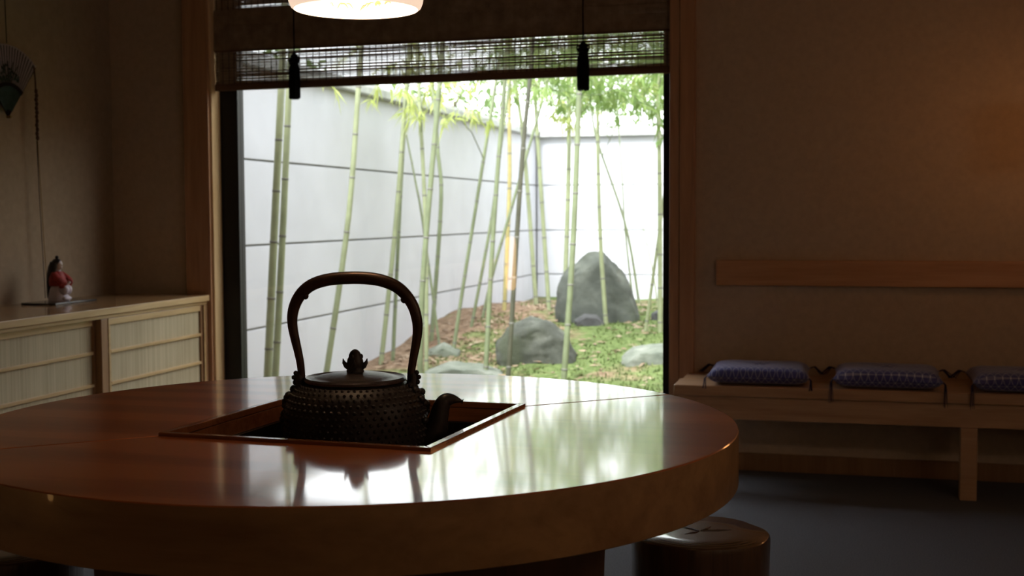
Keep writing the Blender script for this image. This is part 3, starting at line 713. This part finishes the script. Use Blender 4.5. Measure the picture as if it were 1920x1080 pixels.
# ------------------------------------------------------------------ bench, cushions, back rail
BX0, BX1 = -.665, 2.38
bn = empty('wall_bench', ((BX0 + BX1) / 2, 5.33, 0), 'long slatted wooden bench along the right wall', 'bench'); bc = Vector(bn.location)
def bpart(name, a, b, mt, bev=.004): return box(Vector(a) - bc, Vector(b) - bc).build(name, M[mt], bn, bevel=bev)
bpart('seat_plank', (BX0, 5.115, .378), (BX1, 5.325, .42), 'wood_bench')
bpart('seat_plank', (BX0 + .01, 5.333, .378), (BX1, YW - .002, .42), 'wood_bench')
bpart('apron', (BX0 + .03, 5.135, .283), (BX1, 5.165, .377), 'wood_bench')
bpart('leg', (.440, 5.10 + .03, 0), (.502, 5.195, .282), 'wood_bench')
bpart('leg', (-.60, 5.13, 0), (-.54, 5.195, .282), 'wood_bench'); bpart('leg', (1.50, 5.13, 0), (1.56, 5.195, .282), 'wood_bench')
tag(box((-.535, YW - .030, .803), (XR - .01, YW, .912)).build('backrest_rail', M['wood_rail'], bevel=.004), 'reddish wooden backrest rail fixed on the wall above the bench', 'rail')

def cushion(loc, w, d, h, rz, label, seed, hang):
    rnd = random.Random(seed)
    root = empty('seat_cushion', loc, label, 'cushion', 'navy seat cushions on the bench', rz)
    n = 26; top = []; bot = []
    for j in range(n + 1):
        for i in range(n + 1):
            u, v = i / n * 2 - 1, j / n * 2 - 1
            pin = 1 - .05 * (1 - abs(u) ** 2) * (abs(v) ** 6) ; pin2 = 1 - .05 * (1 - abs(v) ** 2) * (abs(u) ** 6)
            x = u * w / 2 * pin2; y = v * d / 2 * pin
            e = max(0, (1 - abs(u) ** 8)) ** .6 * max(0, (1 - abs(v) ** 7)) ** .6
            dim = 1 - .26 * math.exp(-(u * u + v * v) / .035)
            wr = 1 + .06 * noise.noise(Vector((u * 2.5, v * 2.5, seed)))
            top.append((x, y, .5 * h + .5 * h * e * dim * wr)); bot.append((x, y, .5 * h - .5 * h * e))
    k = n + 1
    fs = [(j * k + i, j * k + i + 1, (j + 1) * k + i + 1, (j + 1) * k + i) for j in range(n) for i in range(n)]
    m = k * k
    bd = [i for i in range(n)] + [n + j * k for j in range(n)] + [n * k + n - i for i in range(n)] + [(n - j) * k for j in range(n)]
    fs2 = [tuple(i + m for i in f)[::-1] for f in fs]
    MB().add(top + bot, fs + fs2 + [(bd[i], bd[(i + 1) % len(bd)], bd[(i + 1) % len(bd)] + m, bd[i] + m) for i in range(len(bd))]).build('pad', M['cushion'], root, smooth=60)
    MB().ell((0, 0, h * .74), (.008, .008, .004), 8, 5).build('centre_tuft', M['indigo'], root, smooth=True)
    for sx in (-1, 1):
        for sy in (-1, 1):
            t = MB(); c = Vector((sx * w / 2 * .985, sy * d / 2 * .985, h * .5))
            drop = hang if sy < 0 else 0
            for q in range(7):
                o = Vector((rnd.uniform(-.006, .006), rnd.uniform(-.004, .004), 0)); ln = rnd.uniform(.8, 1.1)
                if drop:
                    t.tube([c, c + Vector((sx * .006, -.012, -.008)) + o * .5, c + Vector((sx * .006, -.026, -.034)) + o, c + Vector((sx * .006, -.029, -.034 - drop * ln)) + o * 1.6], [.0024, .0018, .0012, .0009], 5)
                else:
                    t.tube([c, c + Vector((sx * .02, .008 * sy, .006)) + o, c + Vector((sx * .055 * ln, .0, -.026)) + o * 2], [.003, .0026, .0014], 5)
            t.build('corner_tassel', M['indigo'], root, smooth=True)
cushion((-.335, 5.31, .4205), .41, .36, .072, math.radians(1), 'navy star-patterned cushion at the window end of the bench', 1, .012)
cushion((.170, 5.305, .4205), .42, .37, .074, math.radians(-1), 'middle navy star-patterned cushion on the bench', 2, .055)
cushion((.690, 5.30, .4205), .42, .37, .074, 0, 'navy star-patterned cushion cut off by the right edge of the photo', 3, .06)

# ------------------------------------------------------------------ low cabinet on the left
CX = -2.94; CY0, CY1 = -.8, 5.495
cb = empty('low_cabinet', (-3.2, 3.5, 0), 'long low wooden cabinet with sliding reed-panel doors', 'cabinet'); cc = Vector(cb.location)
def cpart(name, a, b, mt, bev=.003, parent=None): 
    return box(Vector(a) - cc, Vector(b) - cc).build(name, M[mt], parent or cb, bevel=bev)
# carcass with plinth
cpart('carcass', (XL + .002, CY0, .0), (CX - .075, CY1, .705), 'wood_stile', 0)
cpart('top_board', (XL + .002, CY0, .7055), (CX, CY1, .735), 'wood_cabtop')
box(Vector((CX - .004, CY0, .7065)) - cc, Vector((CX + .003, CY1, .7345)) - cc).build('top_edge_strip', M['wood_cab'], cb, bevel=.002)
cpart('plinth', (CX - .074, CY0, .0), (CX - .02, CY1, .06), 'wood_stile')
cpart('bottom_rail', (CX - .074, CY0, .0605), (CX - .004, CY1, .10), 'wood_cab')
cpart('top_rail', (CX - .074, CY0, .690), (CX - .010, CY1, .705), 'wood_cab')
cpart('end_stile', (CX - .074, 5.447, .1005), (CX - .008, CY1 - .001, .6895), 'wood_stile')
box(Vector((CX - .0078, 5.449, .1005)) - cc, Vector((CX - .002, 5.458, .6895)) - cc).build('end_bead', M['wood_cab'], cb)
def door(y0, y1, x, rev):
    # frame (stiles, rails), reed panel and two thin battens
    d = cpart('door', (x - .018, y0, .101), (x - .010, y1, .6885), 'reed', 0)
    cpart('door_stile', (x - .022, y0, .101), (x, y0 + .014, .6885), 'wood_cab', .002, d); cpart('door_stile', (x - .022, y1 - .014, .101), (x, y1, .6885), 'wood_stile', .002, d)
    cpart('door_rail', (x - .022, y0 + .0145, .662), (x - .001, y1 - .0145, .6885), 'wood_cab', .002, d)
    cpart('door_rail', (x - .022, y0 + .0145, .101), (x - .001, y1 - .0145, .140), 'wood_cab', .002, d)
    for z in (.275, .410, .543):
        cpart('batten', (x - .0098, y0 + .0145, z), (x + .001, y1 - .0145, z + .014), 'wood_cab', .002, d)
    for c in d.children: pass
door(4.651, 5.445, CX - .010, 0)
door(3.70, 4.60, CX - .040, 1)
door(2.75, 3.69, CX - .010, 0); door(1.8, 2.74, CX - .040, 1); door(.85, 1.79, CX - .010, 0); door(-.1, .84, CX - .040, 1); door(-.79, -.11, CX - .010, 0)
cpart('divider_stile', (CX - .074, 4.601, .1005), (CX - .012, 4.648, .6895), 'wood_stile')

# doll on its board
tag(box((-3.405, 4.705, .7355), (-3.235, 5.015, .744)).build('display_board', M['board'], bevel=.002), 'thin black lacquer board on the cabinet under the doll', 'board')
dl = empty('doll', (-3.315, 4.84, .7445), 'small porcelain doll with long black hair, red jacket and lilac skirt', 'doll', rz=math.radians(3))
# local +x is where the doll faces
sk = MB()
sk.lathe([(.052, .0), (.054, .006), (.050, .025), (.044, .048), (.036, .066), (.026, .080)], 28)
sk.v = [(x * .82 + .004, y * .85, z) for x, y, z in sk.v]
sk.ell((.034, .012, .050), (.026, .020, .024)); sk.ell((.036, -.014, .050), (.026, .020, .024)); sk.ell((.042, 0, .012), (.016, .030, .012))
sk.build('skirt', M['lilac'], dl, smooth=True)
jk = MB(); jk.lathe([(.034, .066), (.036, .085), (.033, .105), (.026, .122), (.013, .133)], 24)
for s in (-1, 1):
    jk.tube([(.0, s * .026, .118), (.018, s * .036, .098), (.036, s * .030, .083), (.046, s * .014, .080)], [.014, .018, .019, .015], 12)
    jk.ell((.036, s * .026, .066), (.014, .008, .020))
jk.build('jacket', M['red'], dl, smooth=True)
MB().lathe([(.017, .128), (.015, .134), (.010, .139)], 18).build('collar', M['lilac'], dl, smooth=True)
hd = MB(); hd.ell((.006, 0, .158), (.0185, .0175, .022), 18, 12); hd.ell((.0235, 0, .156), (.004, .003, .004), 8, 6); hd.ell((.008, 0, .138), (.008, .008, .012), 10, 6); hd.ell((.018, 0, .146), (.007, .008, .006), 8, 6)
head = hd.build('head', M['skin'], dl, smooth=True)
fe = MB(); fe.ell((.0232, .0075, .160), (.0016, .0030, .0012), 8, 5); fe.ell((.0232, -.0075, .160), (.0016, .0030, .0012), 8, 5); fe.build('eyes', M['hair'], head)
MB().ell((.0246, 0, .1465), (.0014, .0026, .0012), 8, 5).build('mouth', M['red'], head)
hr_ = MB(); hr_.ell((-.002, 0, .165), (.0225, .0215, .0205), 18, 12)
hr_.tube([(-.014, 0, .168), (-.022, 0, .145), (-.030, 0, .115), (-.036, 0, .080), (-.040, 0, .040), (-.044, 0, .012)], [.017, .020, .019, .016, .012, .007], 14, True, 1.0)
for s in (-1, 1): hr_.tube([(.004, s * .018, .168), (.003, s * .0205, .150), (-.002, s * .021, .128), (-.004, s * .022, .100)], [.006, .0065, .006, .003], 8)
hr_.ell((.0, 0, .190), (.008, .008, .0075), 10, 7)
hr_.build('hair', M['hair'], dl, smooth=True)
hn = MB(); hn.ell((.052, .005, .081), (.008, .007, .006), 9, 6); hn.ell((.053, -.005, .079), (.008, .007, .006), 9, 6); hn.build('hands', M['skin'], dl, smooth=True)

# fan hanging on the left wall (in the wall plane: local y along the wall, z up)
fn = empty('hanging_fan', (XL + .03, 4.700, 1.535), 'open pleated paper fan with dark ribs hanging on the left wall', 'fan')
NPL = 22; A0, A1 = -math.radians(41), math.radians(41)
def fpt(a, r, x): return (x, r * math.sin(a), r * math.cos(a))
pp = MB(); lowp = MB()
for i in range(NPL):
    a, b = A0 + (A1 - A0) * i / NPL, A0 + (A1 - A0) * (i + 1) / NPL; mid = (a + b) / 2
    for (r0, r1, mb) in ((.135, .305, pp), (.03, .134, lowp)):
        for (p, q, x0, x1) in ((a, mid, .0, .008), (mid, b, .008, .0)):
            v0 = [fpt(p, r0, x0), fpt(q, r0, x1), fpt(q, r1, x1), fpt(p, r1, x0)]; v1 = [(x - .0012, y, z) for x, y, z in v0]
            mb.add(v0 + v1, [(0, 1, 2, 3), (7, 6, 5, 4), (0, 4, 5, 1), (1, 5, 6, 2), (2, 6, 7, 3), (3, 7, 4, 0)])
pp.build('fan_paper', M['paper'], fn); lowp.build('fan_lower_leaf', M['teal'], fn)
rib0 = None
for i in range(NPL + 1):
    a = A0 + (A1 - A0) * i / NPL
    if rib0 is None:
        rib0 = MB().box((-.001, -.0012, .0), (.0045, .0012, .30)).build('rib', M['rib'], fn); o = rib0
    else:
        o = rib0.copy(); COL.objects.link(o); o.parent = fn
    o.rotation_euler = (-a, 0, 0)
bnd = MB()
for i in range(NPL):
    a, b = A0 + (A1 - A0) * i / NPL, A0 + (A1 - A0) * (i + 1) / NPL
    v0 = [fpt(a, .130, .010), fpt(b, .130, .010), fpt(b, .147, .010), fpt(a, .147, .010)]; v1 = [(x - .003, y, z) for x, y, z in v0]
    bnd.add(v0 + v1, [(0, 1, 2, 3), (7, 6, 5, 4), (0, 4, 5, 1), (1, 5, 6, 2), (2, 6, 7, 3), (3, 7, 4, 0)])
bnd.build('band', M['rib'], fn)
pt_ = MB()
for k in range(34):
    a = random.uniform(-.35, .38); r = random.uniform(.15, .235 - .12 * abs(a)); c = Vector(fpt(a, r, .0105)); q = random.uniform(0, 6.3)
    pt_.ell(c, (.0012, .010 * random.uniform(.6, 1.2), .0055), 8, 5, Matrix.Rotation(q, 3, 'X'))
for k in range(4):
    a = -.15 + .13 * k; pt_.tube([fpt(a * .4, .148, .0105), fpt(a * .8, .19, .0108), fpt(a * 1.2, .235, .0105)], .0016, 5)
pt_.build('painted_plant', M['leafpaint'], fn)
MB().tube([(-.004, 0, 0), (.016, 0, 0)], .006, 10).build('pivot', M['goldcord'], fn)
MB().tube([(.004, .0, .31), (.004, -.003, .42), (.002, -.010, .72), (-.004, -.014, .84)], .0022, 7).build('hanging_cord', M['cord'], fn)
tc_ = MB(); tc_.tube([(.012, .172, .232), (.014, .176, .18), (.014, .178, .12)], .0035, 8)
br = MB()
for k in range(12):
    z = .125 - k * .0185; br.ell((.014, .180 + .003 * (k % 2), z), (.007, .0075 + .001 * (k % 3), .0115), 8, 6)
tc_.build('cord_loop', M['braid'], fn); br.build('braided_knot', M['braid'], fn, smooth=True)
MB().tube([(.014, .182, -.09), (.016, .192, -.30), (.018, .204, -.55), (.022, .219, -.784)], [.0022, .0018, .0017, .0017], 6).build('long_string', M['goldcord'], fn)
MB().tube([(.012, .180, -.09), (.012, .186, -.30), (.014, .196, -.55), (.016, .206, -.784)], [.002, .0014, .0014, .0014], 6).build('long_string', M['rib'], fn)

# ------------------------------------------------------------------ bamboo blind with tassels
BY = YW + .012; BL, BR = -2.914, -.742
bl = empty('bamboo_blind', ((BL + BR) / 2, BY, 1.70), 'dark split-bamboo blind half lowered across the window', 'blind'); bo = Vector(bl.location)
tilt = lambda x: .016 * (x - BL) / (BR - BL)
rb = random.Random(5)
def slat_layer(z0, z1, y, pitch, h, name):
    m = MB(); z = z0
    while z < z1:
        hh = h * rb.uniform(.75, 1.12); dz_ = rb.uniform(-.0006, .0006); t = .0013
        pts = []
        nsl = 8
        for i in range(nsl + 1):
            x = BL + (BR - BL) * i / nsl; zz = z + tilt(x) + dz_ + rb.uniform(-.0007, .0007)
            pts += [(x - bo.x, y - t - bo.y, zz - bo.z), (x - bo.x, y + t - bo.y, zz - bo.z), (x - bo.x, y + t - bo.y, zz + hh - bo.z), (x - bo.x, y - t - bo.y, zz + hh - bo.z)]
        fs = [(i * 4 + a, i * 4 + (a + 1) % 4, (i + 1) * 4 + (a + 1) % 4, (i + 1) * 4 + a) for i in range(nsl) for a in range(4)] + [(0, 1, 2, 3), (nsl * 4 + 3, nsl * 4 + 2, nsl * 4 + 1, nsl * 4)]
        m.add(pts, fs); z += pitch * rb.uniform(.9, 1.1)
    return tag(m.build(name, M['blind'], bl), kind='stuff')
slat_layer(1.735, WZ1 - .03, BY, .0066, .0062, 'splints')
# the part drawn up hangs in folds in front and behind
slat_layer(1.895, 2.085, BY + .007, .0058, .0056, 'folded_splints'); slat_layer(1.892, 2.085, BY - .008, .0058, .0056, 'folded_splints')
th_ = MB(); x = BL + .012
while x < BR:
    th_.box((x - .0011 - bo.x, -.0026, .03), (x + .0011 - bo.x, .0026, WZ1 - .03 - bo.z)); x += .0305 * rb.uniform(.85, 1.15)
tag(th_.build('warp_threads', M['cord'], bl), kind='stuff')
def slanted(name, z0, z1, y0, y1, mt):
    q = []
    for x in (BL, BR):
        for (y, z) in ((y0, z0), (y1, z0), (y1, z1), (y0, z1)): q.append((x - bo.x, y - bo.y, z + tilt(x) - bo.z))
    return MB().add(q, [(0, 1, 2, 3), (7, 6, 5, 4), (0, 4, 5, 1), (1, 5, 6, 2), (2, 6, 7, 3), (3, 7, 4, 0)]).build(name, M[mt], bl, bevel=.003)
slanted('bottom_batten', 1.706, 1.737, BY - .009, BY + .009, 'batten')
slanted('fold_batten', 1.886, 1.897, BY - .011, BY - .006, 'batten')
box((BL - bo.x, -.014, WZ1 - .045 - bo.z), (BR - bo.x, .018, WZ1 - .021 - bo.z)).build('head_rail', M['batten'], bl, bevel=.003)
def tassel(x, ztop, label, seed):
    rnd = random.Random(seed); y = YW - .05
    t = empty('blind_tassel', (x, y, ztop - .235), label, 'tassel', 'black tassels of the blind')
    MB().tube([(0, 0, .20), (-.001, .0, .36), (0, .012, WZ1 - .03 - ztop + .235)], .0036, 7).build('cord', M['cord'], t)
    k = MB(); k.ell((0, 0, .195), (.019, .017, .016)); k.ell((-.012, 0, .178), (.014, .012, .013)); k.ell((.012, 0, .176), (.014, .012, .013)); k.ell((0, -.006, .163), (.021, .018, .012)); k.ell((0, 0, .205), (.010, .010, .012))
    for s in (-1, 1): k.tube([(s * .012, 0, .188), (s * .026, -.004, .196), (s * .027, -.004, .180), (s * .014, 0, .172)], .0035, 6)
    k.build('knot', M['cord'], t, smooth=True)
    f = MB()
    for i in range(90):
        a = rnd.uniform(0, 6.283); q = math.sqrt(rnd.random()); r0, r1 = .018 * q, .026 * q
        f.tube([(r0 * math.cos(a), r0 * math.sin(a), .165), (r1 * math.cos(a), r1 * math.sin(a), .12), (r1 * math.cos(a), r1 * math.sin(a), rnd.uniform(.0, .012))], .0026, 5)
    tag(f.build('fringe', M['cord'], t), kind='stuff')
tassel(-2.478, 1.885, 'black tassel hanging at the left of the blind', 1)
tassel(-1.113, 1.885, 'black tassel hanging at the right of the blind', 2)

# ------------------------------------------------------------------ warm lamps outside the frame; the two room pendants are added fill
def paper_pendant(loc, r, h, mk, label):
    p = empty('paper_pendant', loc, label, 'lamp', 'paper pendants outside the frame')
    MB().lathe([(r * .93, .0), (r * .99, .01), (r, .03), (r, h - .03), (r * .99, h - .01), (r * .93, h)], 32).build('shade', M[mk], p, smooth=True)
    MB().lathe([(r * .9, -.006), (r * .94, -.001)], 32).build('bottom_ring', M['lamp_rim'], p)
    MB().lathe([(r * .94, h + .001), (r * .9, h + .006)], 32).build('top_cap', M['lamp_rim'], p)
    MB().tube([(0, 0, h + .006), (0, 0, ZC - loc[2] - .001)], .004, 8).build('cord', M['cord'], p)
paper_pendant((.80, 4.88, 1.34), .09, .22, 'warm_glow', 'warm paper pendant beyond the right edge of the frame, near the bench')
paper_pendant((1.7, 1.9, 1.50), .18, .26, 'room_fill_glow', 'added fill pendant well to the right of the table, out of frame, brightening the room')  # invented lamp, added to lift the right wall and bench
paper_pendant((1.8, -.9, 1.50), .16, .24, 'room_fill_glow', 'added fill pendant behind the viewer, brightening the table edge and blind')  # invented lamp, added as fill on the table edge and blind folds
an = empty('paper_lantern', (-2.80, .62, 0), 'tall paper floor lantern whose glow is mirrored in the window', 'lamp')
for sx in (-1, 1):
    for sy in (-1, 1): box((sx * .085 - .006, sy * .085 - .006, 0), (sx * .085 + .006, sy * .085 + .006, .98)).build('post', M['wood_stile'], an)
MB().lathe([(.025, .46), (.042, .48), (.046, .56), (.046, .84), (.042, .90), (.025, .92)], 28).build('paper_shade', M['lantern_glow'], an, smooth=True)
box((-.095, -.095, .42), (.095, .095, .445)).build('shelf', M['wood_stile'], an); box((-.095, -.095, .955), (.095, .095, .975)).build('top_frame', M['wood_stile'], an)
MB().tube([(0, 0, .445), (0, 0, .461)], .012, 8).build('socket', M['cord'], an)
